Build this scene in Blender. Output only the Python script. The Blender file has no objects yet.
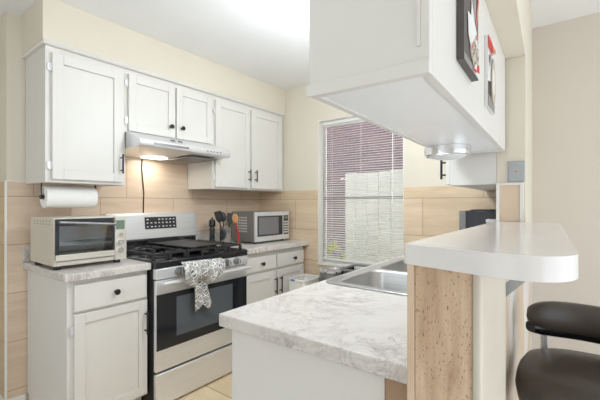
import bpy, bmesh, math, random
from mathutils import Vector, Matrix
random.seed(7)
R = math.radians
SC = bpy.context.scene
COL = SC.collection

# ------------------------------------------------------------------ camera
cam_d = bpy.data.cameras.new('camera'); cam = bpy.data.objects.new('camera', cam_d); COL.objects.link(cam)
cam.location = (2.61, -2.72, 1.255); cam.rotation_euler = (R(90), 0, R(37.3))
cam_d.sensor_width = 36; cam_d.lens = 358/600*36; cam_d.shift_y = 4/600; cam_d.clip_start = .02
SC.camera = cam

# ------------------------------------------------------------------ world, lights, exposure
w = bpy.data.worlds.new('world'); SC.world = w; w.use_nodes = True
bg = w.node_tree.nodes['Background']; bg.inputs[0].default_value = (.82, .905, 1.0, 1); bg.inputs[1].default_value = 2.15

def area(name, loc, rot, sx, sy, power, col=(1, 1, 1)):
    d = bpy.data.lights.new(name, 'AREA'); d.shape = 'RECTANGLE'; d.size = sx; d.size_y = sy; d.energy = power; d.color = col
    o = bpy.data.objects.new(name, d); COL.objects.link(o); o.location = loc; o.rotation_euler = rot
    return o
FILL_TINT = (.80, .895, 1)  # bluish tint of the added fill lights
area('rear_fill_light', (1.4, -4.55, 1.4), (R(90), 0, 0), 2.0, 1.6, 15, FILL_TINT)  # added soft fill behind the camera; the wall there has no window
sun_d = bpy.data.lights.new('sun', 'SUN'); sun_d.energy = 3.2; sun_d.angle = R(1.5); sun_d.color = (1, .96, .9)
sun = bpy.data.objects.new('sun', sun_d); COL.objects.link(sun); sun.location = (6, 6, 9)
sun.rotation_euler = Vector((-.62, -.42, -.66)).to_track_quat('-Z', 'Y').to_euler()
def fill_globe(name, loc, r, power, col):
    d = bpy.data.lights.new(name, 'POINT'); d.shadow_soft_size = r; d.energy = power; d.color = col
    o = bpy.data.objects.new(name, d); COL.objects.link(o); o.location = loc
fill_globe('kitchen_fill_light', (1.75, -1.15, 1.96), .09, 28, FILL_TINT)  # added fill without a fixture, hidden by the hanging cabinet, brightens the kitchen
fill_globe('front_fill_light', (1.5, -2.25, 2.05), .13, 3, FILL_TINT)  # added weak fill above the frame, no fixture
fill_globe('dining_fill_light', (3.9, -1.7, .75), .15, 14, (.88, .94, 1))  # added low fill that lifts the cabinet underside and dining wall
fill_globe('living_fill_light', (3.0, -3.6, 2.1), .14, 1.5, FILL_TINT)  # added faint fill behind the camera, no fixture
SC.view_settings.view_transform = 'Standard'; SC.view_settings.look = 'None'
SC.view_settings.exposure = 0.0; SC.view_settings.gamma = 1.0; SC.view_settings.use_curve_mapping = False

# ------------------------------------------------------------------ materials
def lin(c):
    return tuple(((v/255)/12.92 if v/255 <= .04045 else ((v/255+.055)/1.055)**2.4) for v in c) + (1.0,)

def nt(name):
    m = bpy.data.materials.new(name); m.use_nodes = True
    return m, m.node_tree, m.node_tree.nodes['Principled BSDF']

def mapped(t, scale=(1, 1, 1), rot=(0, 0, 0)):
    g = t.nodes.new('ShaderNodeNewGeometry'); mp = t.nodes.new('ShaderNodeMapping')
    mp.inputs['Scale'].default_value = scale; mp.inputs['Rotation'].default_value = rot
    t.links.new(g.outputs['Position'], mp.inputs['Vector']); return mp.outputs[0]

def ramp(t, src, stops):
    r = t.nodes.new('ShaderNodeValToRGB'); e = r.color_ramp.elements
    while len(e) < len(stops): e.new(.5)
    for k, (p, c) in enumerate(stops): e[k].position = p; e[k].color = c
    t.links.new(src, r.inputs[0]); return r.outputs[0]

def noise(t, vec, scale, detail=4, rough=.55, dist=0):
    n = t.nodes.new('ShaderNodeTexNoise'); n.inputs['Scale'].default_value = scale; n.inputs['Detail'].default_value = detail
    n.inputs['Roughness'].default_value = rough; n.inputs['Distortion'].default_value = dist
    t.links.new(vec, n.inputs['Vector']); return n.outputs[0]

def mixc(t, fac, a, b, mode='MIX'):
    x = t.nodes.new('ShaderNodeMix'); x.data_type = 'RGBA'; x.blend_type = mode
    for s, v in ((0, fac), (6, a), (7, b)):
        if hasattr(v, 'is_linked'): t.links.new(v, x.inputs[s])
        else: x.inputs[s].default_value = v
    return x.outputs[2]

def bump(t, b, h, strength=.2, dist=.01):
    n = t.nodes.new('ShaderNodeBump'); n.inputs['Strength'].default_value = strength; n.inputs['Distance'].default_value = dist
    t.links.new(h, n.inputs['Height']); t.links.new(n.outputs[0], b.inputs['Normal'])

def plain(name, rgb, rough=.5, metal=0, var=.04, coat=0, nscale=6):
    m, t, b = nt(name); c = lin(rgb)
    d = tuple(max(0, v*(1-var)) for v in c[:3]) + (1,)
    f = noise(t, mapped(t), nscale)
    t.links.new(ramp(t, f, [(.3, d), (.7, c)]), b.inputs['Base Color'])
    b.inputs['Roughness'].default_value = rough; b.inputs['Metallic'].default_value = metal
    if coat: b.inputs['Coat Weight'].default_value = coat
    return m

def wallpaint(name, rgb):
    m, t, b = nt(name); c = lin(rgb); d = tuple(v*.97 for v in c[:3]) + (1,)
    v = mapped(t); t.links.new(ramp(t, noise(t, v, 2), [(.3, d), (.7, c)]), b.inputs['Base Color'])
    b.inputs['Roughness'].default_value = .85; bump(t, b, noise(t, v, 180, 3), .08, .004); return m

def brushed(name, rgb, rough=.3, axis=1, streak=.12, metal=1):
    m, t, b = nt(name); c = lin(rgb); d = tuple(v*(1-streak) for v in c[:3]) + (1,)
    sc = [160, 160, 160]; sc[axis] = 2
    f = noise(t, mapped(t, tuple(sc)), 1, 3)
    t.links.new(ramp(t, f, [(.3, d), (.7, c)]), b.inputs['Base Color'])
    b.inputs['Metallic'].default_value = metal; b.inputs['Roughness'].default_value = rough; return m

def tile(name, axis, c1, c2, grout, bw=.61, rh=.283, z0=.168, off=.5, u0=0, mortar=.0025, rough=.35, freq=2):
    """large wood-look tiles; axis = the horizontal world axis of the wall ('x' or 'y')"""
    m, t, b = nt(name); g = t.nodes.new('ShaderNodeNewGeometry'); s = t.nodes.new('ShaderNodeSeparateXYZ'); c = t.nodes.new('ShaderNodeCombineXYZ')
    t.links.new(g.outputs['Position'], s.inputs[0])
    def add(sock, v):
        a = t.nodes.new('ShaderNodeMath'); a.operation = 'ADD'; a.inputs[1].default_value = v; t.links.new(sock, a.inputs[0]); return a.outputs[0]
    t.links.new(add(s.outputs['XYZ'.index(axis.upper())], 10+u0), c.inputs[0])
    t.links.new(add(s.outputs[2] if axis != 'f' else s.outputs[1], -z0+rh*4), c.inputs[1])
    br = t.nodes.new('ShaderNodeTexBrick'); br.offset = off; br.offset_frequency = freq; br.squash = 1
    t.links.new(c.outputs[0], br.inputs['Vector'])
    br.inputs['Color1'].default_value = lin(c1); br.inputs['Color2'].default_value = lin(c2); br.inputs['Mortar'].default_value = lin(grout)
    for k, v in (('Scale', 1), ('Mortar Size', mortar), ('Mortar Smooth', .1), ('Bias', 0), ('Brick Width', bw), ('Row Height', rh)): br.inputs[k].default_value = v
    mp = t.nodes.new('ShaderNodeMapping'); mp.inputs['Scale'].default_value = (1.6, 14, 1); t.links.new(c.outputs[0], mp.inputs['Vector'])
    f = noise(t, mp.outputs[0], 1.6, 6, .6, .6)
    grain = ramp(t, f, [(.25, (.86, .82, .77, 1)), (.7, (1.05, 1.04, 1.03, 1))])
    t.links.new(mixc(t, 1.0, br.outputs['Color'], grain, 'MULTIPLY'), b.inputs['Base Color'])
    b.inputs['Roughness'].default_value = rough
    inv = t.nodes.new('ShaderNodeMath'); inv.operation = 'SUBTRACT'; inv.inputs[0].default_value = 1; t.links.new(br.outputs['Fac'], inv.inputs[1])
    bump(t, b, inv.outputs[0], .3, .002); return m

def floor_tile(name):
    m, t, b = nt(name); v = mapped(t)
    br = t.nodes.new('ShaderNodeTexBrick'); br.offset = 0; br.inputs['Scale'].default_value = 1
    mp = t.nodes.new('ShaderNodeMapping'); mp.inputs['Location'].default_value = (10.1, 10.23, 0); t.links.new(v, mp.inputs[0])
    t.links.new(mp.outputs[0], br.inputs['Vector'])
    br.inputs['Color1'].default_value = lin((244, 222, 186)); br.inputs['Color2'].default_value = lin((238, 214, 176)); br.inputs['Mortar'].default_value = lin((186, 152, 108))
    for k, q in (('Mortar Size', .004), ('Brick Width', .41), ('Row Height', .41), ('Mortar Smooth', .1)): br.inputs[k].default_value = q
    g = ramp(t, noise(t, v, 5, 6, .6, .8), [(.3, (.86, .82, .76, 1)), (.7, (1.04, 1.03, 1.02, 1))])
    t.links.new(mixc(t, 1.0, br.outputs['Color'], g, 'MULTIPLY'), b.inputs['Base Color']); b.inputs['Roughness'].default_value = .35
    return m

def marble(name, base=(225, 219, 212), vein=(150, 138, 132), rough=.28):
    m, t, b = nt(name); v = mapped(t)
    n1 = noise(t, v, 3.2, 8, .62, 1.4); n2 = noise(t, v, 9, 8, .65, 2.0)
    def ridge(s, wd, a):
        k = t.nodes.new('ShaderNodeMath'); k.operation = 'SUBTRACT'; k.inputs[1].default_value = .5; t.links.new(s, k.inputs[0])
        q = t.nodes.new('ShaderNodeMath'); q.operation = 'ABSOLUTE'; t.links.new(k.outputs[0], q.inputs[0])
        return ramp(t, q.outputs[0], [(0, (a, a, a, 1)), (wd, (0, 0, 0, 1))])
    mask = ramp(t, noise(t, v, 2.4, 3), [(.42, (0, 0, 0, 1)), (.62, (1, 1, 1, 1))])
    r1 = mixc(t, 1.0, ridge(n1, .03, .5), mask, 'MULTIPLY'); r2 = mixc(t, 1.0, ridge(n2, .022, .65), mask, 'MULTIPLY')
    c = mixc(t, r1, lin(base), lin(vein)); c = mixc(t, r2, c, lin((112, 108, 112)))
    cl = ramp(t, noise(t, v, 5, 5), [(.35, (.93, .92, .91, 1)), (.65, (1, 1, 1, 1))])
    t.links.new(mixc(t, 1.0, c, cl, 'MULTIPLY'), b.inputs['Base Color']); b.inputs['Roughness'].default_value = rough; return m

def travertine(name):
    m, t, b = nt(name); v = mapped(t, (22, 22, 2.6))
    c = ramp(t, noise(t, v, 1.5, 7, .6, .5), [(.25, lin((180, 146, 114))), (.55, lin((216, 187, 156))), (.8, lin((234, 212, 186)))])
    pit = ramp(t, noise(t, mapped(t, (330, 330, 120)), 1, 2), [(.61, (0, 0, 0, 1)), (.70, (1, 1, 1, 1))])
    msk = ramp(t, noise(t, mapped(t, (9, 9, 3)), 1.3, 3), [(.42, (0, 0, 0, 1)), (.58, (1, 1, 1, 1))])
    pm = mixc(t, 1.0, pit, msk, 'MULTIPLY')
    t.links.new(mixc(t, pm, c, lin((150, 118, 88))), b.inputs['Base Color']); b.inputs['Roughness'].default_value = .6
    return m

def stained(name, c1, c2):
    m, t, b = nt(name); f = noise(t, mapped(t, (6, 6, 1.6)), 1.2, 4, .5, .4)
    t.links.new(ramp(t, f, [(.45, lin(c1)), (.62, lin(c2))]), b.inputs['Base Color']); b.inputs['Roughness'].default_value = .6; return m

def leaf_cloth(name):
    m, t, b = nt(name); v = mapped(t); SCL = 26
    def vor(feature):
        q = t.nodes.new('ShaderNodeTexVoronoi'); q.feature = feature; q.inputs['Scale'].default_value = SCL; t.links.new(v, q.inputs['Vector']); return q
    cell = vor('F1'); edge = vor('DISTANCE_TO_EDGE')
    def wave(rot):
        n = t.nodes.new('ShaderNodeTexWave'); n.inputs['Scale'].default_value = 42; n.inputs['Distortion'].default_value = 1.2; n.inputs['Detail'].default_value = 1
        t.links.new(mapped(t, (1, 1, 1), rot), n.inputs['Vector']); return n.outputs['Fac']
    sep = t.nodes.new('ShaderNodeSeparateXYZ'); t.links.new(cell.outputs['Color'], sep.inputs[0])
    pick = ramp(t, sep.outputs[0], [(.49, (0, 0, 0, 1)), (.51, (1, 1, 1, 1))])
    w_ = mixc(t, pick, wave((0, R(35), R(55))), wave((0, R(-40), R(-50))))
    col = ramp(t, w_, [(.58, lin((104, 100, 97))), (.70, lin((236, 234, 230)))])
    e = ramp(t, edge.outputs['Distance'], [(.03, (1, 1, 1, 1)), (.06, (0, 0, 0, 1))])
    t.links.new(mixc(t, e, col, lin((240, 238, 234))), b.inputs['Base Color']); b.inputs['Roughness'].default_value = .9; return m

def glassy(name, tint=(1, 1, 1), ior=1.45):
    m = bpy.data.materials.new(name); m.use_nodes = True; t = m.node_tree; t.nodes.clear()
    o = t.nodes.new('ShaderNodeOutputMaterial'); tr = t.nodes.new('ShaderNodeBsdfTransparent'); gl = t.nodes.new('ShaderNodeBsdfGlossy'); mx = t.nodes.new('ShaderNodeMixShader'); fr = t.nodes.new('ShaderNodeFresnel')
    tr.inputs[0].default_value = tint + (1,); gl.inputs['Roughness'].default_value = .02; fr.inputs[0].default_value = ior
    t.links.new(fr.outputs[0], mx.inputs[0]); t.links.new(tr.outputs[0], mx.inputs[1]); t.links.new(gl.outputs[0], mx.inputs[2]); t.links.new(mx.outputs[0], o.inputs[0])
    return m

def emit(name, rgb, s):
    m, t, b = nt(name); b.inputs['Base Color'].default_value = lin(rgb); b.inputs['Emission Color'].default_value = lin(rgb); b.inputs['Emission Strength'].default_value = s; return m

M = {}
M['paint'] = wallpaint('cream_wall_paint', (230, 221, 203))
M['ceiling'] = wallpaint('white_ceiling_paint', (250, 249, 247))
M['dining'] = wallpaint('beige_wall_paint', (224, 214, 201))
M['white'] = plain('white_cabinet_paint', (231, 227, 220), .42, 0, .02)
M['trimwhite'] = plain('white_trim_paint', (242, 238, 230), .4, 0, .02)
M['underside'] = plain('glossy_white_cabinet_underside', (250, 250, 250), .3, 0, .06, 0, 5)
M['tile_y'] = tile('wood_look_wall_tile', 'y', (232, 211, 189), (225, 203, 178), (190, 164, 140), bw=.57, off=.675, u0=.137)
M['tile_x'] = tile('wood_look_wall_tile_back', 'x', (232, 210, 182), (225, 201, 170), (188, 160, 130), off=.315, u0=.492)
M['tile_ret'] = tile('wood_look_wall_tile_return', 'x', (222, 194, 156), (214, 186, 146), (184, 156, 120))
M['stubtile'] = stained('pale_wood_look_end_tile', (228, 204, 178), (216, 188, 160))
M['floor'] = floor_tile('tan_floor_tile')
M['greyfloor'] = plain('neutral_bounce_floor', (206, 204, 202), .4, 0, .08)  # unseen dining floor, grey invented to neutralise the warm bounce light
M['marble'] = marble('white_marble_laminate')
M['bar'] = plain('glossy_white_bar_laminate', (240, 236, 232), .16, 0, .03)
M['trav'] = travertine('pitted_travertine_tile')
M['ponyside'] = stained('stained_pony_wall_paint', (222, 214, 206), (206, 184, 158))
M['brownpanel'] = plain('tan_brown_board', (178, 146, 118), .6, 0, .1)
M['steel'] = brushed('brushed_stainless_steel', (240, 240, 242), .34, 1, .10, .55)
M['crocksteel'] = brushed('vertical_brushed_crock_steel', (190, 188, 186), .22, 2, .35, .9)
M['steel_x'] = brushed('brushed_stainless_sink', (206, 206, 205), .3, 0, .1, .85)
M['steeldark'] = brushed('dark_brushed_steel', (150, 149, 148), .4, 2, .1, .8)
M['champagne'] = brushed('champagne_toaster_steel', (226, 220, 208), .42, 1, .05, .5)
M['chrome'] = plain('polished_chrome', (235, 235, 235), .2, .85, 0)
M['black'] = plain('satin_black_metal', (30, 29, 28), .4, 0, .1)
M['doorglass'] = plain('smoked_black_glass', (38, 40, 44), .08, 0, 0)
M['cream'] = plain('cream_trim_paint', (214, 205, 188), .5, 0, .05)
M['iron'] = plain('black_cast_iron', (44, 44, 46), .4, 0, .2, 0, 60)
M['blackgloss'] = plain('black_enamel', (34, 34, 37), .2, 0, 0)
M['charcoal'] = plain('charcoal_plastic', (44, 45, 50), .38, 0, .05)
M['greyplastic'] = plain('grey_plastic', (130, 128, 124), .4)
M['slate'] = plain('dark_grey_microwave_side', (140, 138, 134), .4, .4, .05)
M['mirrorglass'] = plain('dark_oven_glass', (92, 98, 104), .05, 0, 0)  # oven window base lightened to stand in for reflections in the glass
M['mwglass'] = plain('microwave_door_glass', (128, 126, 128), .12, 0, 0)
M['paper'] = plain('white_paper_towel', (248, 246, 242), .95, 0, .02, 0, 80)
M['towel'] = leaf_cloth('grey_leaf_print_cloth')
M['wood'] = plain('pale_wooden_spoon', (202, 150, 100), .6, 0, .15, 0, 30)
M['red'] = plain('red_silicone', (200, 30, 34), .4)
M['blue'] = plain('blue_sticker', (58, 126, 190), .5)
M['slat'] = plain('white_blind_slat', (244, 242, 236), .45, 0, .01)
M['pane'] = glassy('window_glass')
M['ovenpane'] = glassy('toaster_door_glass', (.80, .87, .92), 2.4)
M['clear'] = glassy('clear_plastic', (.9, .93, .95))
M['lcd'] = plain('green_grey_display', (120, 142, 126), .25)
M['ivory'] = plain('ivory_sticker', (236, 234, 226), .5)
M['brick'] = tile('neighbour_brick', 'x', (146, 114, 118), (124, 100, 110), (154, 138, 142), .21, .075, 0, mortar=.006, rough=.9)
M['fence'] = plain('white_fence_boards', (236, 234, 228), .7, 0, .12, 0, 3)
M['grass'] = plain('lawn', (120, 136, 66), .95, 0, .3, 0, 12)
M['leaf'] = plain('yellow_green_leaves', (222, 218, 92), .7, 0, .35, 0, 25)
M['leather'] = plain('dark_brown_vinyl', (66, 58, 49), .36, 0, .12, 0, 30)
M['blackvinyl'] = plain('shiny_black_shell', (14, 14, 16), .14, 0, 0)
M['lens'] = plain('frosted_lamp_lens', (240, 240, 238), .3, 0, 0)
M['hoodlamp'] = emit('lit_hood_lamp', (255, 250, 238), 3.5)
M['plate'] = plain('brushed_grey_wall_plate', (176, 180, 182), .4, .3)
M['orange'] = plain('orange_cap', (214, 120, 50), .5)
M['pr_dark'] = plain('print_dark_grey', (92, 86, 84), .5, 0, .25, 0, 30)
M['pr_black'] = plain('print_black', (50, 46, 46), .5)
M['pr_white'] = plain('print_white', (236, 234, 230), .5, 0, .05)
M['pr_grey'] = plain('print_grey', (150, 146, 142), .5)
M['pr_red'] = plain('print_red', (214, 40, 36), .5)
M['pr_salmon'] = plain('print_salmon', (220, 120, 100), .5)
M['pr_tan'] = plain('print_tan', (206, 190, 160), .5)
def spots(name):
    m, t, b = nt(name); v = t.nodes.new('ShaderNodeTexVoronoi'); v.inputs['Scale'].default_value = 95; t.links.new(mapped(t), v.inputs['Vector'])
    t.links.new(ramp(t, v.outputs['Distance'], [(.28, lin((60, 56, 52))), (.45, lin((196, 186, 168)))]), b.inputs['Base Color']); b.inputs['Roughness'].default_value = .5; return m
M['pr_spot'] = spots('print_spotted')

# ------------------------------------------------------------------ mesh helpers
class MB:
    def __init__(s): s.b = bmesh.new()
    def box(s, x0, x1, y0, y1, z0, z1):
        v = [s.b.verts.new((x, y, z)) for x in (x0, x1) for y in (y0, y1) for z in (z0, z1)]
        for f in ((0, 1, 3, 2), (4, 6, 7, 5), (0, 4, 5, 1), (2, 3, 7, 6), (0, 2, 6, 4), (1, 5, 7, 3)): s.b.faces.new([v[i] for i in f])
        return s
    def loft(s, rings, cap=True, close=True):
        vs = [[s.b.verts.new(p) for p in r] for r in rings]; n = len(vs[0])
        for a, c in zip(vs, vs[1:]):
            for i in range(n if close else n-1): s.b.faces.new((a[i], a[(i+1) % n], c[(i+1) % n], c[i]))
        if cap: s.b.faces.new(list(reversed(vs[0]))); s.b.faces.new(vs[-1])
        return s
    def prism(s, pts, axis, a0, a1):
        def P(u, v, a): return {'x': (a, u, v), 'y': (u, a, v), 'z': (u, v, a)}[axis]
        return s.loft([[P(u, v, a0) for u, v in pts], [P(u, v, a1) for u, v in pts]])
    def cyl(s, p, q, r, r2=None, n=20):
        return s.tube([p, q], [r, r if r2 is None else r2], n)
    def tube(s, path, r, n=10):
        P = [Vector(p) for p in path]; rs = r if isinstance(r, (list, tuple)) else [r]*len(P)
        rings = []; prev = None
        for i, p in enumerate(P):
            d = (P[min(i+1, len(P)-1)] - P[max(i-1, 0)]).normalized()
            if prev is None:
                a = d.orthogonal().normalized()
            else:
                a = prev - d*prev.dot(d); a = a.normalized() if a.length > 1e-6 else d.orthogonal().normalized()
            prev = a; c = d.cross(a)
            rings.append([p + (a*math.cos(2*math.pi*k/n) + c*math.sin(2*math.pi*k/n))*rs[i] for k in range(n)])
        return s.loft(rings)
    def lathe(s, prof, c, n=28, axis='z'):
        rings = []
        for r, h in prof:
            ring = []
            for k in range(n):
                a = 2*math.pi*k/n; u, v = max(r, 1e-4)*math.cos(a), max(r, 1e-4)*math.sin(a)
                d = {'z': (u, v, h), 'y': (v, h, u), 'x': (h, u, v)}[axis]
                ring.append((c[0]+d[0], c[1]+d[1], c[2]+d[2]))
            rings.append(ring)
        return s.loft(rings)
    def ellipsoid(s, c, rx, ry, rz, n=20, m=10, rot=None):
        rings = []
        for j in range(m+1):
            ph = -math.pi/2 + math.pi*j/m; k = max(math.cos(ph), 1e-3)
            ring = [Vector((rx*k*math.cos(2*math.pi*i/n), ry*k*math.sin(2*math.pi*i/n), rz*math.sin(ph))) for i in range(n)]
            if rot: ring = [rot @ p for p in ring]
            rings.append([p + Vector(c) for p in ring])
        return s.loft(rings)
    def holed(s, outer, holes, z0, z1):
        b = s.b; edges = []
        for loop in [outer] + holes:
            vs = [b.verts.new((p[0], p[1], z1)) for p in loop]
            edges += [b.edges.new((vs[i], vs[(i+1) % len(vs)])) for i in range(len(vs))]
        g = bmesh.ops.triangle_fill(b, use_beauty=True, use_dissolve=False, edges=edges)
        fs = [f for f in g['geom'] if isinstance(f, bmesh.types.BMFace)]
        e = bmesh.ops.extrude_face_region(b, geom=fs)
        bmesh.ops.translate(b, vec=(0, 0, z0-z1), verts=[v for v in e['geom'] if isinstance(v, bmesh.types.BMVert)])
        return s
    def build(s, name, mat, parent=None, bevel=0, seg=2, solid=0, sub=0, smooth=35):
        bmesh.ops.recalc_face_normals(s.b, faces=s.b.faces[:])
        me = bpy.data.meshes.new(name); s.b.to_mesh(me); s.b.free()
        o = bpy.data.objects.new(name, me); COL.objects.link(o)
        me.materials.append(M[mat] if isinstance(mat, str) else mat)
        if parent is not None:
            off = parent.get('_w'); off = Vector(off)
            me.transform(Matrix.Translation(-off)); o.parent = parent; o['_w'] = tuple(off)
        else:
            xs = [v.co for v in me.vertices]
            lo = Vector([min(p[i] for p in xs) for i in range(3)]); hi = Vector([max(p[i] for p in xs) for i in range(3)])
            c = Vector(((lo.x+hi.x)/2, (lo.y+hi.y)/2, lo.z)); me.transform(Matrix.Translation(-c)); o.location = c; o['_w'] = tuple(c)
        if smooth:
            me.shade_smooth(); me.set_sharp_from_angle(angle=R(smooth))
        if solid:
            k = o.modifiers.new('solidify', 'SOLIDIFY'); k.thickness = solid; k.offset = 0
        if bevel:
            k = o.modifiers.new('bevel', 'BEVEL'); k.width = bevel; k.segments = seg; k.limit_method = 'ANGLE'; k.angle_limit = R(40)
        if sub:
            k = o.modifiers.new('subsurf', 'SUBSURF'); k.levels = sub; k.render_levels = sub
        return o

def box(name, mat, parent, x0, x1, y0, y1, z0, z1, bevel=.002, **k):
    return MB().box(x0, x1, y0, y1, z0, z1).build(name, mat, parent, bevel, **k)

def tag(o, label, cat, group=None, kind=None):
    o['label'] = label; o['category'] = cat
    if group: o['group'] = group
    if kind: o['kind'] = kind
    return o

def thing(name, label, cat, loc, group=None):
    o = bpy.data.objects.new(name, None); COL.objects.link(o); o.location = loc; o['_w'] = tuple(loc); o.empty_display_size = .05
    return tag(o, label, cat, group)

def struct(o, label=None):
    o['kind'] = 'structure'
    if label: o['label'] = label
    return o

def rrect(x0, x1, y0, y1, r, n=6):
    pts = []
    for cx, cy, a0 in ((x1-r, y1-r, 0), (x0+r, y1-r, 90), (x0+r, y0+r, 180), (x1-r, y0+r, 270)):
        for k in range(n+1):
            a = R(a0+90*k/n); pts.append((cx+r*math.cos(a), cy+r*math.sin(a)))
    return pts

def copy_tree(root, loc):
    """copy a thing together with its parts and sub-parts"""
    c = root.copy(); COL.objects.link(c); c.location = loc
    def kids(a, b):
        for ch in list(a.children):
            d = ch.copy(); COL.objects.link(d); d.parent = b; kids(ch, d)
    kids(root, c); return c

# ================================================================== SETTING
H = 2.375; FZ = .05
struct(box('floor', 'floor', None, -.9, 2.345, -2.14, .12, -.08, FZ, 0))
struct(MB().prism([(-.9, -4.6), (4.6, -4.6), (4.6, .12), (2.3455, .12), (2.3455, -2.1405), (-.9, -2.1405)], 'z', -.08, FZ).build('floor_dining', 'greyfloor'))
struct(box('ceiling', 'ceiling', None, -.9, 4.6, -4.6, .12, H, H+.08, 0))
struct(box('wall_left', 'paint', None, -.12, 0, -2.1, .12, 0, H, 0))
struct(box('wall_left_return', 'paint', None, -.9, -.121, -2.1, -1.98, 0, H, 0))
# back wall with the window opening
WX0, WX1, WZ0, WZ1 = .746, 1.56, .70, 2.02
mb = MB().box(.001, WX0, 0, .12, 0, H).box(WX1, 2.40, 0, .12, 0, H).box(WX0, WX1, 0, .12, 0, WZ0).box(WX0, WX1, 0, .12, WZ1, H)
struct(mb.build('wall_back', 'paint'))
struct(box('wall_dining', 'dining', None, 2.4005, 4.6, 0, .12, 0, H, 0))
struct(box('wall_living', 'paint', None, -.9, 4.6, -4.72, -4.6, 0, H, 0))
struct(box('wall_hall', 'paint', None, -1.02, -.9, -4.6, -1.98, 0, H, 0))
struct(MB().box(4.6, 4.72, -4.6, -3.6, 0, H).box(4.6, 4.72, -.3, .12, 0, H).box(4.6, 4.72, -3.6, -.3, 2.25, H).box(4.6, 4.72, -3.6, -.3, 0, .1).build('wall_right', 'dining'), 'dining wall with a wide window opening')
struct(MB().prism([(2.345, -.95), (2.452, -.95), (2.405, -.0005), (2.345, -.0005)], 'z', 1.1425, 1.88).build('wall_partition', 'paint'), 'short full-height wall stub at the back end of the bar')
struct(MB().prism([(2.345, -1.985), (2.470, -1.985), (2.452, -.95), (2.405, -.0005), (2.345, -.0005)], 'z', 0, 1.140).build('wall_pony', 'ponyside'), 'low wall between the kitchen counter and the dining side')
struct(box('wall_soffit', 'paint', None, .0005, .354, -2.03, -.0005, 2.14, H-.0005, 0))
struct(MB().prism([(2.15, -2.13), (2.500, -2.13), (2.452, -.95), (2.405, -.0005), (2.15, -.0005)], 'z', 1.8805, H-.0005).build('wall_bulkhead', 'paint'))
# tile backsplashes
mb = MB().box(.0005, .008, -2.0985, -.0005, .125, 1.385).box(.0005, .008, -1.565, -.885, 1.3855, 1.60)
struct(mb.build('trim_1', 'tile_y'), 'wood-look tile covering the lower part of the stove wall')
mb = MB().box(.0085, WX0-.001, -.008, -.0005, .125, 1.385).box(WX1+.001, 2.344, -.008, -.0005, .125, 1.385).box(WX0-.0005, WX1+.0005, -.008, -.0005, .125, WZ0-.002)
struct(mb.build('trim_2', 'tile_x'), 'wood-look tile on the window wall')
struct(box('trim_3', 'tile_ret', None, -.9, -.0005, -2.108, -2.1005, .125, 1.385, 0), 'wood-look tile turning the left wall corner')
struct(MB().box(-.001, .011, -2.111, -2.0990, .125, 1.392).box(.0005, .011, -2.099, -2.0, 1.3855, 1.392).build('trim_4', 'trimwhite', None, .001), 'pale corner strip edging the tile')
struct(box('baseboard_left', 'trimwhite', None, .0005, .014, -2.113, -2.012, FZ, .124, .002))
struct(box('baseboard_return', 'trimwhite', None, -.9, -.0005, -2.113, -2.1005, FZ, .124, .002))
struct(box('baseboard_dining', 'trimwhite', None, 2.475, 4.6, -.014, -.0005, FZ, .15, .002))
# crown strip over the left wall cabinets
crown = [(.0005, 2.122), (.352, 2.122), (.360, 2.128), (.372, 2.1395), (.0005, 2.1395)]
struct(MB().prism(crown, 'y', -2.028, -.0105).build('trim_5', 'trimwhite'), 'crown strip above the left wall cabinets')
# tiled end of the partition with its white edging, and the end of the pony wall
struct(box('trim_6', 'stubtile', None, 2.358, 2.432, -.956, -.9505, 1.181, 1.335, 0), 'wood-look tile on the end of the wall stub')
struct(MB().box(2.344, 2.3575, -.960, -.9505, 1.181, 1.346).box(2.4325, 2.446, -.960, -.9505, 1.181, 1.346).box(2.3575, 2.4325, -.960, -.9505, 1.3355, 1.346).build('trim_7', 'trimwhite', None, .001), 'white edging strips round the tiled stub end')
struct(box('trim_8', 'trav', None, 2.3535, 2.4615, -1.996, -1.9855, FZ, 1.132, .0015), 'pitted tan travertine facing on the end of the pony wall')
struct(MB().box(2.338, 2.353, -2.000, -1.9855, 0, 1.138).box(2.345, 2.46, -1.998, -1.9855, 1.1325, 1.139).build('trim_9', 'stubtile', None, .002), 'pale wooden edging on the left of the pony wall end')
struct(MB().prism([(2.462, -1.9855), (2.462, -1.999), (2.470, -2.002), (2.477, -1.999), (2.480, -1.9855)], 'z', FZ, 1.138).build('trim_10', 'cream', None, .003), 'rounded white corner bead of the pony wall')
struct(box('trim_11', 'cream', None, 2.4705, 2.478, -1.985, -1.705, FZ, 1.138, .001), 'cream painted board on the dining face of the pony wall')

# window
win = bpy.data.objects.new('window_1', None); COL.objects.link(win); win.location = (1.153, .06, WZ0); win['_w'] = tuple(win.location); win['kind'] = 'structure'; win['label'] = 'white framed single-hung window above the open corner'
fr = MB()
for a in ((WX0+.0005, WX0+.02, .08, .118, WZ0+.0005, WZ1-.0005), (WX1-.02, WX1-.0005, .08, .118, WZ0+.0005, WZ1-.0005), (WX0+.02, WX1-.02, .08, .118, WZ0+.0005, WZ0+.05), (WX0+.02, WX1-.02, .08, .118, WZ1-.05, WZ1-.0005)): fr.box(*a)
fr.build('window_frame', 'trimwhite', win, .003)
box('meeting_rail', 'steeldark', win, WX0+.021, WX1-.021, .082, .112, 1.300, 1.318, .002)
box('jamb', 'trimwhite', win, WX0+.0005, WX0+.008, -.001, .0795, WZ0+.021, WZ1-.001, .001)
box('jamb', 'trimwhite', win, WX1-.008, WX1-.0005, -.001, .0795, WZ0+.021, WZ1-.001, .001)
box('jamb', 'trimwhite', win, WX0+.0085, WX1-.0085, -.001, .0795, WZ1-.009, WZ1-.001, .001)
box('window_sill', 'trimwhite', win, WX0+.0005, WX1-.0005, -.02, .0795, WZ0+.0005, WZ0+.02, .003)
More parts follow.
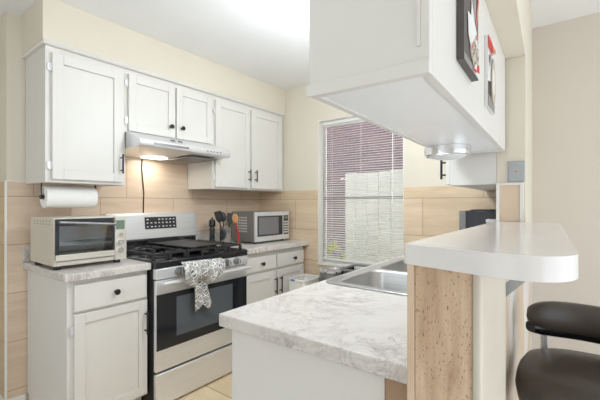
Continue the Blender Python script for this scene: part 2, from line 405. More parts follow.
box('pane', 'pane', win, WX0+.021, WX1-.021, .098, .101, WZ0+.051, 1.299, 0)
box('pane', 'pane', win, WX0+.021, WX1-.021, .098, .101, 1.319, WZ1-.051, 0)

# ================================================================== OUTSIDE THE WINDOW
struct(box('ground', 'grass', None, -9, 9, .13, 9, -.35, -.25, 0), 'lawn outside the window')
hs = thing('neighbour_house', 'purplish brick house wall seen through the blinds above the fence', 'house', (0, 4.6, -.25))
box('brick_wall', 'brick', hs, -7, 5, 4.5, 4.8, -.25, 4.4, 0)
box('fascia', 'trimwhite', hs, -7, 5, 4.2, 4.8, 4.401, 4.6, 0)
fn = thing('garden_fence', 'white board fence standing outside the right of the window', 'fence', (1.3, 1.0, -.25))
x = .455
while x < 2.6:
    box('board', 'fence', fn, x, x+.138, 1.0, 1.02, -.25, 1.63+.02*math.sin(x*40), .002); x += .142
box('rail', 'fence', fn, .455, 2.7, 1.021, 1.06, .2, .29, .002); box('rail', 'fence', fn, .455, 2.7, 1.021, 1.06, 1.3, 1.39, .002)
sh = thing('garden_shrub', 'yellow-green shrub low outside the left of the window', 'shrub', (.47, .66, -.25))
lf = MB()
for k in range(4200):
    a, ph, rr = random.random()*6.283, math.acos(1-2*random.random()), random.random()**.4
    p = Vector((.46+.24*rr*math.sin(ph)*math.cos(a), .66+.16*rr*math.sin(ph)*math.sin(a), .34+.52*rr*math.cos(ph)))
    q = Matrix.Rotation(random.random()*6.28, 3, Vector((random.random()-.5, random.random()-.5, random.random()+.1)).normalized())
    s_ = .022+.016*random.random()
    vs = [lf.b.verts.new(p + q @ Vector(c)) for c in ((-s_, 0, 0), (0, -.4*s_, .2*s_), (s_, 0, 0), (0, .4*s_, .2*s_))]; lf.b.faces.new(vs)
lf.build('foliage', 'leaf', sh, smooth=0)
MB().tube([(.47, .66, -.25), (.47, .66, .4)], .02).tube([(.47, .66, 0), (.40, .65, .4)], .012).tube([(.47, .66, 0), (.55, .67, .4)], .012).build('stem', 'wood', sh)

# ================================================================== CABINET PARTS
def shaker(name, parent, x, y0, y1, z0, z1, rail=.055, mat='white', t=.02, sgn=1):
    """a framed door or drawer front in the plane x (its back), facing +x or -x"""
    mb = MB(); xa, xb = x, x+sgn*t; lo, hi = min(xa, xb), max(xa, xb)
    mb.box(lo, hi, y0, y0+rail, z0, z1).box(lo, hi, y1-rail, y1, z0, z1).box(lo, hi, y0+rail, y1-rail, z0, z0+rail).box(lo, hi, y0+rail, y1-rail, z1-rail, z1)
    d = mb.build(name, mat, parent, .002)
    xi = x+sgn*(t-.009)
    MB().box(min(x, xi), max(x, xi), y0+rail+.0005, y1-rail-.0005, z0+rail+.0005, z1-rail-.0005).build('recessed_panel', mat, d, .0015)
    return d

def slab(name, parent, x, y0, y1, z0, z1, t=.02):
    return MB().box(x, x+t, y0, y1, z0, z1).build(name, 'white', parent, .006, 3)

def bar_handle(parent, x, y, z0, z1, sgn=1):
    xo = x+sgn*.028
    MB().cyl((xo, y, z0), (xo, y, z1), .0055, n=12).cyl((x, y, z0+.02), (xo, y, z0+.02), .0045, n=10).cyl((x, y, z1-.02), (xo, y, z1-.02), .0045, n=10).build('handle', 'black', parent)

def knob(parent, x, y, z, mat='black'):
    MB().lathe([(.009, 0), (.006, .008), (.006, .014), (.014, .018), (.016, .024), (.012, .029), (0, .030)], (x, y, z), 18, 'x').build('knob', mat, parent)

def hinge(parent, x, y, z):
    MB().cyl((x, y, z-.024), (x, y, z+.024), .0055, n=10).box(x-.004, x+.003, y-.012, y+.012, z-.018, z+.018).build('hinge', 'steel', parent)

# ------------------------------------------------------------------ base cabinet left of the range
bc = thing('base_cabinet', 'white base cabinet under the toaster oven, one drawer over one door', 'cabinet', (.31, -1.79, 0))
box('body', 'white', bc, .0155, .605, -2.005, -1.5815, .13, .869, .0015)
box('toe_kick', 'white', bc, .0155, .54, -1.998, -1.5815, FZ, .1295, 0)
d = slab('drawer', bc, .6055, -1.977, -1.592, .708, .845); knob(d, .626, -1.775, .778)
d = shaker('door', bc, .6055, -1.977, -1.592, .145, .695, .05); bar_handle(d, .626, -1.607, .50, .636)
hinge(bc, .614, -1.986, .617); hinge(bc, .614, -1.986, .22)
ct = thing('countertop', 'short white marble-patterned countertop under the toaster oven', 'countertop', (.33, -1.8, .87))
box('slab', 'marble', ct, .0095, .648, -2.028, -1.579, .870, .910, .005, seg=3)
box('backsplash', 'marble', ct, .0095, .028, -2.026, -1.579, .9105, 1.005, .003)

# ------------------------------------------------------------------ base cabinet right of the range
bc = thing('base_cabinet', 'white base cabinet below the microwave with two drawers over two doors', 'cabinet', (.31, -.43, 0))
box('body', 'white', bc, .0155, .605, -.829, -.040, .13, .869, .0015)
box('toe_kick', 'white', bc, .0155, .54, -.829, -.045, FZ, .1295, 0)
for (a, b_, k) in ((-.806, -.447, -.618), (-.422, -.055, -.205)):
    d = slab('drawer', bc, .6055, a, b_, .716, .832); knob(d, .626, k, .775)
for (a, b_, k) in ((-.806, -.447, -.464), (-.422, -.055, -.400)):
    d = shaker('door', bc, .6055, a, b_, .145, .698, .055); bar_handle(d, .626, k, .505, .646)
ct = thing('countertop', 'white marble-patterned countertop carrying the microwave and utensil crock', 'countertop', (.33, -.44, .87))
box('slab', 'marble', ct, .0095, .648, -.832, -.0105, .870, .910, .005, seg=3)
box('backsplash', 'marble', ct, .0095, .028, -.832, -.0105, .9105, 1.005, .003)

# ------------------------------------------------------------------ wall cabinets along the left wall
wc = thing('wall_cabinet', 'tall white single-door wall cabinet above the paper towel roll', 'cabinet', (.17, -1.8, 1.375))
box('body', 'white', wc, .0085, .330, -2.012, -1.576, 1.375, 2.1215, .0015)
d = shaker('door', wc, .3305, -1.984, -1.598, 1.392, 2.088, .055); bar_handle(d, .351, -1.612, 1.445, 1.565)
hinge(wc, .338, -1.992, 2.006); hinge(wc, .338, -1.992, 1.467)
wc = thing('wall_cabinet', 'short white two-door wall cabinet with black knobs above the range hood', 'cabinet', (.17, -1.22, 1.72))
box('body', 'white', wc, .0085, .330, -1.5755, -.8805, 1.718, 2.1215, .0015)
d = shaker('door', wc, .3305, -1.560, -1.227, 1.726, 2.092, .05); knob(d, .351, -1.262, 1.80)
d = shaker('door', wc, .3305, -1.211, -.892, 1.726, 2.092, .05); knob(d, .351, -1.172, 1.802)
for y, z in ((-1.568, 2.03), (-1.568, 1.79), (-.885, 2.03), (-.885, 1.79)): hinge(wc, .338, y, z)
wc = thing('wall_cabinet', 'tall white two-door wall cabinet above the microwave in the corner', 'cabinet', (.17, -.45, 1.378))
box('body', 'white', wc, .0085, .330, -.880, -.0105, 1.378, 2.1215, .0015)
d = shaker('door', wc, .3305, -.858, -.482, 1.392, 2.088, .05); bar_handle(d, .351, -.497, 1.45, 1.556)
d = shaker('door', wc, .3305, -.456, -.05, 1.392, 2.088, .05); bar_handle(d, .351, -.418, 1.45, 1.556)
for z in (2.0, 1.47): hinge(wc, .338, -.866, z)

# ------------------------------------------------------------------ range hood
hd = thing('range_hood', 'stainless range hood below the short cabinet over the stove', 'range hood', (.25, -1.2, 1.60))
HY0, HY1 = -1.5715, -.838
MB().prism([(.0085, 1.600), (.47, 1.612), (.50, 1.618), (.505, 1.628), (.505, 1.655), (.36, 1.7175), (.0085, 1.7175)], 'y', HY0, HY1).build('canopy', 'steel', hd, .003)
box('control_strip', 'steeldark', hd, .505, .507, -1.48, -1.22, 1.632, 1.646, .001)
mb = MB()
for k in range(5): mb.box(.505, .508, -1.07+.03*k, -1.055+.03*k, 1.636, 1.642)
mb.build('vent_slots', 'steeldark', hd)
for y in (-1.30, -1.24):
    p = MB().box(-.009, .009, -.014, .014, 0, .006); bmesh.ops.rotate(p.b, verts=p.b.verts, cent=(0, 0, 0), matrix=Matrix.Rotation(R(23.5), 3, 'Y'))
    bmesh.ops.translate(p.b, verts=p.b.verts, vec=(.432, y, 1.6865)); p.build('switch', 'greyplastic', hd, .001)
MB().box(.10, .42, -1.14, -.90, 1.594, 1.600).build('grease_filter', 'steeldark', hd)
MB().box(.07, .17, -1.33, -1.17, 1.5945, 1.600).build('lamp_lens', 'hoodlamp', hd)
d = bpy.data.lights.new('hood_lamp', 'AREA'); d.shape = 'RECTANGLE'; d.size = .09; d.size_y = .13; d.energy = .9; d.color = (1, .95, .86)
o = bpy.data.objects.new('hood_lamp', d); COL.objects.link(o); o.location = (.12, -1.25, 1.592)
cd = MB().tube([(.012, -1.285, 1.60), (.013, -1.288, 1.52), (.013, -1.28, 1.42), (.013, -1.272, 1.34), (.013, -1.276, 1.24), (.014, -1.276, 1.10), (.014, -1.276, .95)], .0045, 8).build('power_cord', 'black')
tag(cd, 'dark power cord hanging down the tile from hood to stove', 'cord')

# ------------------------------------------------------------------ gas range
rg = thing('gas_range', 'stainless gas range with black glass oven door and black grates', 'stove', (.34, -1.205, 0))
Y0, Y1 = -1.575, -.840
box('body', 'black', rg, .03, .655, Y0, Y1, .065, .895, .002)
for x in (.08, .58):
    for y in (Y0+.04, Y1-.04): MB().cyl((x, y, FZ), (x, y, .065), .018).build('foot', 'black', rg)
MB().prism([(.075, .8965), (.655, .8965), (.655, .874), (.684, .874), (.689, .879), (.688, .905), (.686, .916), (.66, .920), (.075, .917)], 'y', Y0, Y1).build('cooktop', 'blackgloss', rg, .003)
MB().prism([(.656, .812), (.692, .812), (.694, .818), (.688, .8735), (.656, .8735)], 'y', Y0, Y1).build('control_panel', 'steel', rg, .003)
bgd = MB().prism([(.012, .896), (.070, .896), (.070, .985), (.088, .995), (.068, 1.178), (.058, 1.186), (.012, 1.186)], 'y', Y0, Y1).build('backguard', 'steel', rg, .004)
mb = MB().prism([(.0705, .945), (.0735, .945), (.0735, .984), (.0705, .984)], 'y', Y0+.005, Y1-.005); mb.build('vent_slot', 'black', bgd)
def onbg(z, e): return .088-.020*(z-.995)/.183+e
def bgquad(mb, y0, y1, z0, z1, e0, e1):
    mb.loft([[(onbg(z0, e0), y0, z0), (onbg(z0, e1), y0, z0), (onbg(z1, e1), y0, z1), (onbg(z1, e0), y0, z1)], [(onbg(z0, e0), y1, z0), (onbg(z0, e1), y1, z0), (onbg(z1, e1), y1, z1), (onbg(z1, e0), y1, z1)]])
disp = MB(); bgquad(disp, -1.300, -1.035, 1.066, 1.156, -.001, .0015); dp = disp.build('touch_panel', 'charcoal', rg)
for r_, z in enumerate((1.138, 1.112, 1.084)):
    for c_ in range(8):
        y = -1.285+.0315*c_
        if r_ == 0 and c_ in (1, 2): continue
        mb = MB(); bgquad(mb, y, y+(.012 if (c_+r_) % 3 else .016), z-.004, z+.004, .0016, .0022); mb.build('touch_key', 'ivory', dp)
# burners and three grates
for (x, y) in ((.22, -1.435), (.52, -1.435), (.36, -1.205), (.22, -.975), (.52, -.975)):
    MB().lathe([(.055, .918), (.055, .924), (.04, .928), (.04, .936), (.036, .940), (0, .940)], (x, y, 0)).build('burner', 'iron', rg)
for (a, b_) in ((-1.560, -1.330), (-1.322, -1.088), (-1.080, -.850)):
    mb = MB(); z0, z1 = .944, .958; t = .006
    for x in (.11, .355, .625): mb.box(x-t, x+t, a, b_, z0, z1)
    for y in (a+t, b_-t): mb.box(.105, .63, y-t, y+t, z0, z1)
    ym = (a+b_)/2
    for x0, x1 in ((.12, .19), (.25, .35), (.36, .45), (.58, .62)): mb.box(x0, x1, ym-t, ym+t, z0, z1)
    for x in (.22, .52):
        for (u0, u1) in ((a+.01, ym-.03), (ym+.03, b_-.01)): mb.box(x-t, x+t, u0, u1, z0, z1)
    for x in (.11, .625):
        for y in (a+t, b_-t, ym): mb.box(x-.009, x+.009, y-.009, y+.009, .9185, z0+.002)
    for x in (.11, .625):
        for y in (a+.06, b_-.06): mb.prism([(y-.02, z1-.001), (y+.02, z1-.001), (y+.012, z1+.008), (y-.012, z1+.008)], 'x', x-t, x+t)
    mb.build('grate', 'iron', rg, .002)
# knobs
for y in (-1.425, -1.315, -1.205, -1.05, -.958):
    k = MB().lathe([(.026, 0), (.026, .006), (.022, .010), (.020, .032), (.017, .036), (0, .036)], (.691, y, .846), 22, 'x').build('knob', 'steeldark', rg)
    box('grip', 'steel', k, .7275, .731, y-.004, y+.004, .830, .862, .001)
# oven door
od = MB().box(.6555, .682, Y0+.004, Y1-.004, .268, .806).build('oven_door', 'steel', rg, .004)
box('door_glass', 'doorglass', od, .6825, .6845, Y0+.006, Y1-.006, .393, .722, .001)
box('window_pane', 'mirrorglass', od, .685, .6855, -1.437, -.985, .45, .69, 0)
MB().tube([(.735, Y0+.02, .792), (.735, Y1-.02, .792)], .012, 16).cyl((.683, Y0+.05, .780), (.735, Y0+.05, .792), .010).cyl((.683, Y1-.05, .780), (.735, Y1-.05, .792), .010).build('handle', 'steel', od)
box('drawer', 'steel', rg, .6555, .682, Y0+.004, Y1-.004, .062, .254, .004)
gd = thing('griddle', 'black flat griddle plate lying over the middle stove grate', 'griddle', (.33, -1.17, .959))
MB().prism([(-1.315, .9665), (-1.02, .9665), (-1.02, .978), (-1.035, .978), (-1.04, .9715), (-1.295, .9715), (-1.30, .978), (-1.315, .978)], 'x', .125, .62).build('plate', 'iron', gd, .002)
MB().prism([(.112, .967), (.1245, .967), (.1245, 1.0), (.115, 1.0)], 'y', -1.30, -1.04).build('splash_edge', 'iron', gd, .002)

# towel threaded through the oven handle
def grid_sheet(rows):
    mb = MB(); vs = [[mb.b.verts.new(p) for p in r] for r in rows]
    for a, c in zip(vs, vs[1:]):
        for i in range(len(a)-1): mb.b.faces.new((a[i], a[i+1], c[i+1], c[i]))
    return mb
tw = thing('dish_towel', 'grey and white leaf-print dish towel knotted over the oven handle', 'towel', (.74, -1.28, .60))
rows = []
for j in range(15):
    v = j/14; row = []
    for i in range(41):
        u = i/40; y = -1.440+.315*u
        lobe = .045+.055*max(0, math.sin(math.pi*min(1, u/.42)))+(.06*max(0, math.sin(math.pi*(u-.50)/.5)) if u > .5 else 0)
        s_ = 1-.35*abs(u-.45)*0
        ztop = .905-.012*u; zbot = .820-lobe*.75
        z = ztop+(zbot-ztop)*v
        x = .742+.026*math.sin(math.pi*v)**.7+.010*math.sin(u*26+v*2)*(.3+v)+.007*math.sin(u*47+3)
        if v < .1: x -= .016*(1-v*10)
        if v > .75: y += (.12-.0)*(v-.75)*(.5-u)*1.0
        row.append((x, y, z))
    rows.append(row)
grid_sheet(rows).build('top_fold', 'towel', tw, solid=.004, sub=1)
rows = []
for j in range(17):
    v = j/16; row = []
    for i in range(21):
        u = i/20; wd = .085+.055*v; yc = -1.295+.030*v
        y = yc+(u-.5)*wd; z = .800-.205*v-.018*math.sin(u*9+1)*v
        x = .716+.008*math.sin(u*15+v*3)+.012*v+.004*math.sin(u*31)
        row.append((x, y, z))
    rows.append(row)
grid_sheet(rows).build('tail', 'towel', tw, solid=.005, sub=1)

# ------------------------------------------------------------------ toaster oven
to = thing('toaster_oven', 'champagne steel toaster oven with glass door on the left countertop', 'toaster oven', (.33, -1.83, .911))
a, b_ = -2.024, -1.650; X0, X1 = .135, .490
sh_ = MB()
sh_.box(X0, X1, a, a+.012, .930, 1.182).box(X0, X1, b_-.068, b_, .930, 1.182).box(X0, X1, a+.012, b_-.068, 1.168, 1.182).box(X0, X1, a+.012, b_-.068, .930, .955).box(X0, X0+.012, a+.012, b_-.068, .955, 1.168)
sh_.build('housing', 'champagne', to, .003)
box('oven_cavity', 'white', to, X0+.0125, X0+.016, a+.013, b_-.069, .956, 1.167, 0)
mb = MB()
for k in range(15): mb.tube([(.19, a+.02+.018*k, 1.03), (.47, a+.02+.018*k, 1.03)], .0015, 6)
mb.tube([(.47, a+.013, 1.03), (.47, b_-.070, 1.03)], .002, 6).tube([(.19, a+.013, 1.03), (.19, b_-.070, 1.03)], .002, 6)
mb.build('rack', 'chrome', to)
for x in (.25, .40): 
    for z in (.975, 1.13): MB().cyl((x, a+.013, z), (x, b_-.070, z), .004).build('heating_element', 'greyplastic', to)
dr = MB().box(.4905, .500, a+.004, b_-.072, .966, .985).box(.4905, .500, a+.004, b_-.072, 1.140, 1.176).box(.4905, .500, a+.004, a+.022, .985, 1.140).box(.4905, .500, b_-.084, b_-.072, .985, 1.140).build('door', 'charcoal', to, .001)
box('door_glass', 'ovenpane', dr, .494, .497, a+.0225, b_-.0845, .9855, 1.1395, 0)
box('lower_rail', 'champagne', dr, .5005, .503, a+.004, b_-.072, .958, .990, .001)
MB().tube([(.530, a+.012, 1.160), (.530, b_-.078, 1.140)], .008, 14).cyl((.5005, a+.02, 1.160), (.530, a+.02, 1.160), .006).cyl((.5005, b_-.084, 1.160), (.530, b_-.084, 1.160), .006).build('handle', 'steeldark', dr)
cp = box('control_panel', 'champagne', to, .4905, .500, b_-.0695, b_-.001, .930, 1.180, .003)
box('display', 'lcd', cp, .5005, .502, b_-.064, b_-.014, 1.108, 1.160, .001)
for z, r_ in ((1.080, .010), (1.034, .016), (.985, .016)):
    MB().lathe([(r_, 0), (r_, .012), (r_*.85, .016), (0, .016)], (.5003, b_-.038, z), 20, 'x').build('knob', 'chrome', cp)
for x in (.19, .46):
    for y in (a+.024, b_-.04): MB().cyl((x, y, .9105), (x, y, .930), .018).build('foot', 'black', to)
for k in range(6):
    for z in (1.16, 1.145): box('side_vent', 'greyplastic', to, .2+.045*k, .215+.045*k, a-.0012, a-.0003, z, z+.004, 0)

# ------------------------------------------------------------------ paper towels
ph = thing('paper_towel_holder', 'black under-cabinet holder carrying the paper towel roll', 'holder', (.2, -1.84, 1.37))
for y in (-1.990, -1.700):
    MB().box(.193, .207, y-.002, y+.002, 1.286, 1.374).cyl((.2, y-.006, 1.296), (.2, y+.006, 1.296), .013).build('bracket', 'black', ph, .001)
MB().cyl((.2, -1.988, 1.296), (.2, -1.702, 1.296), .008).build('rod', 'black', ph)
pt = MB(); n = 36
for (ra, rb) in (((.063, .019)),):
    ring = lambda r, y: [(.2+r*math.cos(2*math.pi*k/n), y, 1.296+r*math.sin(2*math.pi*k/n)) for k in range(n)]
    pt.loft([ring(rb, -1.980), ring(ra-.002, -1.980), ring(ra, -1.978), ring(ra, -1.712), ring(ra-.002, -1.710), ring(rb, -1.710), ring(rb, -1.980)], cap=False)
bmesh.ops.remove_doubles(pt.b, verts=pt.b.verts[:], dist=1e-5)
tag(pt.build('paper_towel_roll', 'paper'), 'white paper towel roll hanging below the left wall cabinet', 'paper towel')

# ------------------------------------------------------------------ microwave
mw = thing('microwave', 'stainless and grey microwave in the corner beneath the wall cabinet', 'microwave', (.31, -.29, .911))
a, b_ = -.516, -.060; X0, X1 = .150, .432
box('housing', 'slate', mw, X0, X1, a, b_, .923, 1.187, .004)
mb = MB()
for r_ in range(6):
    for c_ in range(5): mb.cyl((.235+.026*c_, a-.0012, 1.135-.024*r_), (.235+.026*c_, a+.001, 1.135-.024*r_), .0075, n=10)
mb.build('side_vents', 'ivory', mw)
dr = box('door', 'steel', mw, X1+.0005, .452, a+.002, b_-.095, .926, 1.185, .003)
box('door_frame', 'charcoal', dr, .4525, .4535, a+.025, b_-.098, .972, 1.150, 0)
box('door_window', 'mwglass', dr, .454, .4545, a+.04, b_-.155, .985, 1.137, 0)
cp = box('control_panel', 'steel', mw, X1+.0005, .452, b_-.0945, b_-.002, .926, 1.185, .003)
kp = box('keypad', 'charcoal', mw, .4525, .4535, b_-.084, b_-.016, .972, 1.150, 0)
box('display', 'lcd', kp, .454, .4545, b_-.076, b_-.024, 1.118, 1.140, 0)
mb = MB()
for r_ in range(5):
    for c_ in range(3): mb.box(.454, .4545, b_-.076+.019*c_, b_-.062+.019*c_, .985+.024*r_, 1.0+.024*r_)
mb.build('buttons', 'ivory', kp)
for x in (.18, .40):
    for y in (a+.04, b_-.04): MB().cyl((x, y, .9105), (x, y, .923), .013).build('foot', 'black', mw)

# ------------------------------------------------------------------ crock and utensils
CX, CY = .285, -.70
cr = MB().lathe([(.050, .911), (.052, .914), (.052, 1.058), (.0525, 1.064), (.0495, 1.064), (.0485, 1.058), (.0485, .918), (0, .918)], (CX, CY, 0), 32).build('utensil_crock', 'crocksteel')
tag(cr, 'stainless steel utensil crock beside the microwave', 'utensil holder')
def frame(p, q):
    d = (Vector(q)-Vector(p)).normalized(); s_ = Vector((.6, .8, 0)); s_ = (s_-d*s_.dot(d)).normalized(); return d, s_, d.cross(s_)
def utensil(name, label, p, q, head, mat, hmat, cat='utensil', handle_r=.006):
    t = thing(name, label, cat, p, 'utensils at the crock')
    MB().tube([p, tuple(Vector(p).lerp(Vector(q), .6)), q], [handle_r, handle_r, handle_r*.7], 10).build('handle', mat, t)
    d, s_, n_ = frame(p, q); mb = MB()
    if head == 'spatula':
        c = Vector(q); mb.loft([[c+d*l+s_*wd*i+n_*.003*j for (i, j) in ((-1, -1), (1, -1), (1, 1), (-1, 1))] for l, wd in ((-.005, .010), (.02, .026), (.085, .031), (.092, .024))])
    else:
        rot = Matrix((s_, n_, d)).transposed(); mb.ellipsoid(Vector(q)+d*.035, .027, .008, .042, rot=rot)
    mb.build('blade' if head == 'spatula' else 'bowl', hmat, t)
    return t
utensil('spatula', 'black spatula leaning left in the steel crock', (CX-.005, CY-.015, .925), (CX-.025, CY-.044, 1.105), 'spatula', 'black', 'black')
utensil('serving_spoon', 'black serving spoon upright in the middle of the steel crock', (CX-.01, CY, .925), (CX-.03, CY+.0, 1.110), 'spoon', 'black', 'black')
utensil('slotted_turner', 'black turner leaning right from the steel crock towards the microwave', (CX+.012, CY+.012, .925), (CX+.012, CY+.034, 1.088), 'spatula', 'black', 'charcoal')
utensil('wooden_spoon', 'wooden spoon with red handle propped against the right of the crock', (.356, -.612, .919), (.330, -.628, 1.098), 'spoon', 'red', 'wood', handle_r=.008)
pm = thing('pepper_mill', 'black pepper mill standing left of the utensil crock', 'pepper mill', (.20, -.775, .911))
MB().lathe([(.030, .911), (.030, .925), (.024, .94), (.020, .995), (.024, 1.045), (.018, 1.06)], (.20, -.775, 0), 24).build('base', 'blackgloss', pm)
MB().lathe([(.018, 1.0605), (.027, 1.07), (.027, 1.11), (.020, 1.125), (.006, 1.128), (.007, 1.14), (0, 1.145)], (.20, -.775, 0), 24).build('grinder_head', 'blackgloss', pm)

# ------------------------------------------------------------------ peninsula, sink
pn = thing('peninsula_cabinet', 'white peninsula cabinet below the marble counter with the sink', 'cabinet', (2.05, -1.0, 0))
box('end_panel', 'white', pn, 1.755, 2.268, -1.952, -1.934, FZ, .869, .0015)
box('filler_panel', 'brownpanel', pn, 2.2685, 2.3435, -1.950, -1.934, FZ, .869, .001)
box('front_panel', 'white', pn, 1.755, 1.773, -1.9335, -.012, .10, .869, .001)
box('back_panel', 'white', pn, 2.325, 2.3435, -1.9335, -.012, FZ, .869, .001)
box('bottom_panel', 'white', pn, 1.7735, 2.3245, -1.9335, -.012, .10, .118, .001)
for (a, b_) in ((-1.91, -1.40), (-1.38, -.98), (-.96, -.56)): 
    d = shaker('door', pn, 1.7545, a, b_, .14, .85, .055, sgn=-1); bar_handle(d, 1.734, b_-.03, .60, .74, -1)
SX0, SX1, SY0, SY1 = 1.735, 2.295, -1.415, -.54
ct = MB().holed([(1.722, -1.978), (2.3445, -1.978), (2.3445, -.0095), (1.690, -.0095)], [rrect(SX0+.02, SX1-.02, SY0+.02, SY1-.02, .05)], .870, .910).build('countertop', 'marble', None, .004, 3)
tag(ct, 'marble-patterned white peninsula countertop holding the sink', 'countertop')
sk = thing('kitchen_sink', 'double-bowl stainless steel sink set in the peninsula counter', 'sink', (2.04, -1.02, .911))
B1 = (SX0+.05, SX1-.07, SY0+.035, -1.01); B2 = (SX0+.05, SX1-.07, -.975, SY1-.04)
rim = MB().holed(rrect(SX0, SX1, SY0, SY1, .05), [rrect(*B1, .06), rrect(*B2, .06)], .911, .917)
rim.build('rim', 'steel_x', sk, .002)
for B in (B1, B2):
    rings = []
    for ins, z, rr in ((0, .9165, .06), (.003, .905, .06), (.012, .78, .06), (.022, .755, .06), (.05, .742, .05), (.16, .739, .03)):
        rings.append([(x, y, z) for x, y in rrect(B[0]+ins, B[1]-ins, B[2]+ins, B[3]-ins, rr)])
    mb = MB(); mb.loft(rings, cap=False); mb.b.verts.ensure_lookup_table()
    nn = len(rings[0]); mb.b.faces.new([mb.b.verts[len(mb.b.verts)-nn+i] for i in range(nn)])
    bw = mb.build('bowl', 'steel_x', sk, solid=.0015)
    cx, cy = (B[0]+B[1])/2, (B[2]+B[3])/2
    MB().lathe([(.04, .7405), (.042, .743), (.03, .7425), (0, .7410)], (cx, cy, 0)).build('drain', 'chrome', bw)

# things in the corner beyond the peninsula
wb = thing('waste_bin', 'white plastic waste bin with blue sticker in the window corner', 'bin', (.87, -.33, 0))
MB().loft([[(x, y, z) for x, y in rrect(.86-a_, .86+a_, -.36-c_, -.36+c_, .03)] for a_, c_, z in ((.075, .11, FZ), (.085, .115, .635), (.078, .108, .635), (.075, .11, .07))]).build('bucket', 'trimwhite', wb)
MB().holed(rrect(.77, .95, -.48, -.24, .035), [rrect(.783, .937, -.467, -.253, .03)], .6355, .655).build('rim', 'white', wb, .003)
box('sticker', 'blue', wb, .81, .85, -.4825, -.4805, .640, .653, 0)
sb = thing('step_bin', 'round stainless steel bin next to the white bin below the window', 'bin', (1.06, -.25, 0))
MB().lathe([(.10, FZ), (.105, .06), (.105, .705), (.100, .71), (0, .71)], (1.06, -.25, 0), 36).build('drum', 'steeldark', sb)
MB().lathe([(.108, .7105), (.108, .724), (.102, .724), (.102, .717), (0, .715)], (1.06, -.25, 0), 36).build('rim_ring', 'chrome', sb)
cb = thing('storage_tub', 'pale plastic tub with dark rim beside the sink end of the window', 'tub', (1.34, -.27, 0))
MB().loft([[(x, y, z) for x, y in rrect(1.34-a_, 1.34+a_, -.27-a_, -.27+a_, .04)] for a_, z in ((.11, FZ), (.128, .755), (.122, .755), (.105, .07))]).build('tub_body', 'clear', cb)
MB().holed(rrect(1.205, 1.475, -.405, -.135, .045), [rrect(1.222, 1.458, -.388, -.152, .04)], .7555, .772).build('rim', 'greyplastic', cb, .003)
MB().loft([[(x, y, z) for x, y in rrect(1.34-a_, 1.34+a_, -.27-a_, -.27+a_, .05)] for a_, z in ((.100, .075), (.112, .5), (.08, .72))]).build('contents', 'white', cb)

# ------------------------------------------------------------------ blinds
vb = thing('venetian_blind', 'white venetian blind hanging in the window, slats half open', 'blind', (1.153, .03, .74))
bx0, bx1 = WX0+.010, WX1-.010
box('headrail', 'slat', vb, bx0, bx1, .048, .0785, 1.982, 2.0095, .002)
mb = MB(); z = .775; tl = R(14)
while z < 1.975:
    pr = []
    for k in range(5):
        u = -1+k*.5; yy = .063+.0125*u*math.cos(tl); zz = z+.0125*u*math.sin(tl)*1+.0022*(1-u*u); pr.append((yy, zz))
    ring = pr + [(y, q-.0007) for y, q in reversed(pr)]
    mb.loft([[(bx0, y, q) for y, q in ring], [(bx1, y, q) for y, q in ring]]); z += .0205
mb.build('slats', 'slat', vb)
box('bottom_rail', 'slat', vb, bx0, bx1, .051, .075, .745, .762, .002)
mb = MB()
for x in (bx0+.1, (bx0+bx1)/2, bx1-.1):
    for y in (.0495, .0765): mb.cyl((x, y, .755), (x, y, 1.985), .0009, n=6)
mb.build('ladder_cords', 'slat', vb)
MB().cyl((bx1-.10, .042, 1.99), (bx1-.10, .042, 1.05), .004, n=8).build('tilt_wand', 'slat', vb)

# ------------------------------------------------------------------ bar top, bracket
BZ0, BZ1 = 1.142, 1.180
pts = [(2.355, -2.058), (2.36, -2.062)]
for k in range(0, 9):
    t = k/8; pts.append((2.36+.16*t, -2.062-.045*t**1.0))
for k in range(1, 11):
    a = R(-90+100*k/10); pts.append((2.545+.072*math.cos(a), -2.030+.077*math.sin(a)))
for k in range(1, 9):
    t = k/8; pts.append((2.6165-.045*t, -2.017+1.055*t))
pts += [(2.57, -.9605), (2.345, -.9605)]
bt = MB().prism(pts, 'z', BZ0, BZ1).build('bar_countertop', 'bar', None, .003, 2)
tag(bt, 'glossy white raised bar top with rounded corner on the pony wall', 'bar top')
bk = thing('shelf_bracket', 'grey steel bracket holding up the bar top overhang', 'bracket', (2.475, -1.69, .6))
MB().box(2.4705, 2.4745, -1.701, -1.683, .35, 1.138).build('wall_standard', 'plate', bk, .001)
MB().prism([(2.475, 1.02), (2.475, 1.055), (2.55, 1.139), (2.575, 1.139), (2.575, 1.125)], 'y', -1.694, -1.690).build('diagonal_arm', 'plate', bk, .0008)
mb = MB()
for z in (.42, .70, 1.035, 1.065): mb.cyl((2.4745, -1.692, z), (2.4765, -1.692, z), .004, n=10)
mb.build('screws', 'steeldark', bk)

# ------------------------------------------------------------------ cabinets hanging above the peninsula
hc = thing('hanging_cabinet', 'white wall cabinet hanging over the peninsula with two prints on its side', 'cabinet', (2.166, -2.105, 1.48))
hx0, hx1, hy0, hy1 = 2.166, 2.415, -2.105, -.972
mb = MB().box(hx0, hx1, hy0, hy0+.018, 1.482, 1.88).box(hx0, hx0+.018, hy0+.018, hy1, 1.482, 1.88).box(hx1-.018, hx1, hy0+.018, hy1, 1.482, 1.88).box(hx0+.018, hx1-.018, hy1-.018, hy1, 1.482, 1.88)
mb.build('body', 'white', hc, .0015)
box('bottom_panel', 'underside', hc, hx0+.0185, hx1-.0185, hy0+.0185, hy1-.0185, 1.486, 1.500, 0)
MB().box(hx0-.004, hx1+.001, hy0-.005, hy0-.0005, 1.480, 1.505).build('bottom_trim', 'white', hc, .0015)
MB().box(hx1-.022, hx1-.016, hy0-.004, hy0-.0005, 1.53, 1.879).build('edge_strip', 'white', hc, .001)
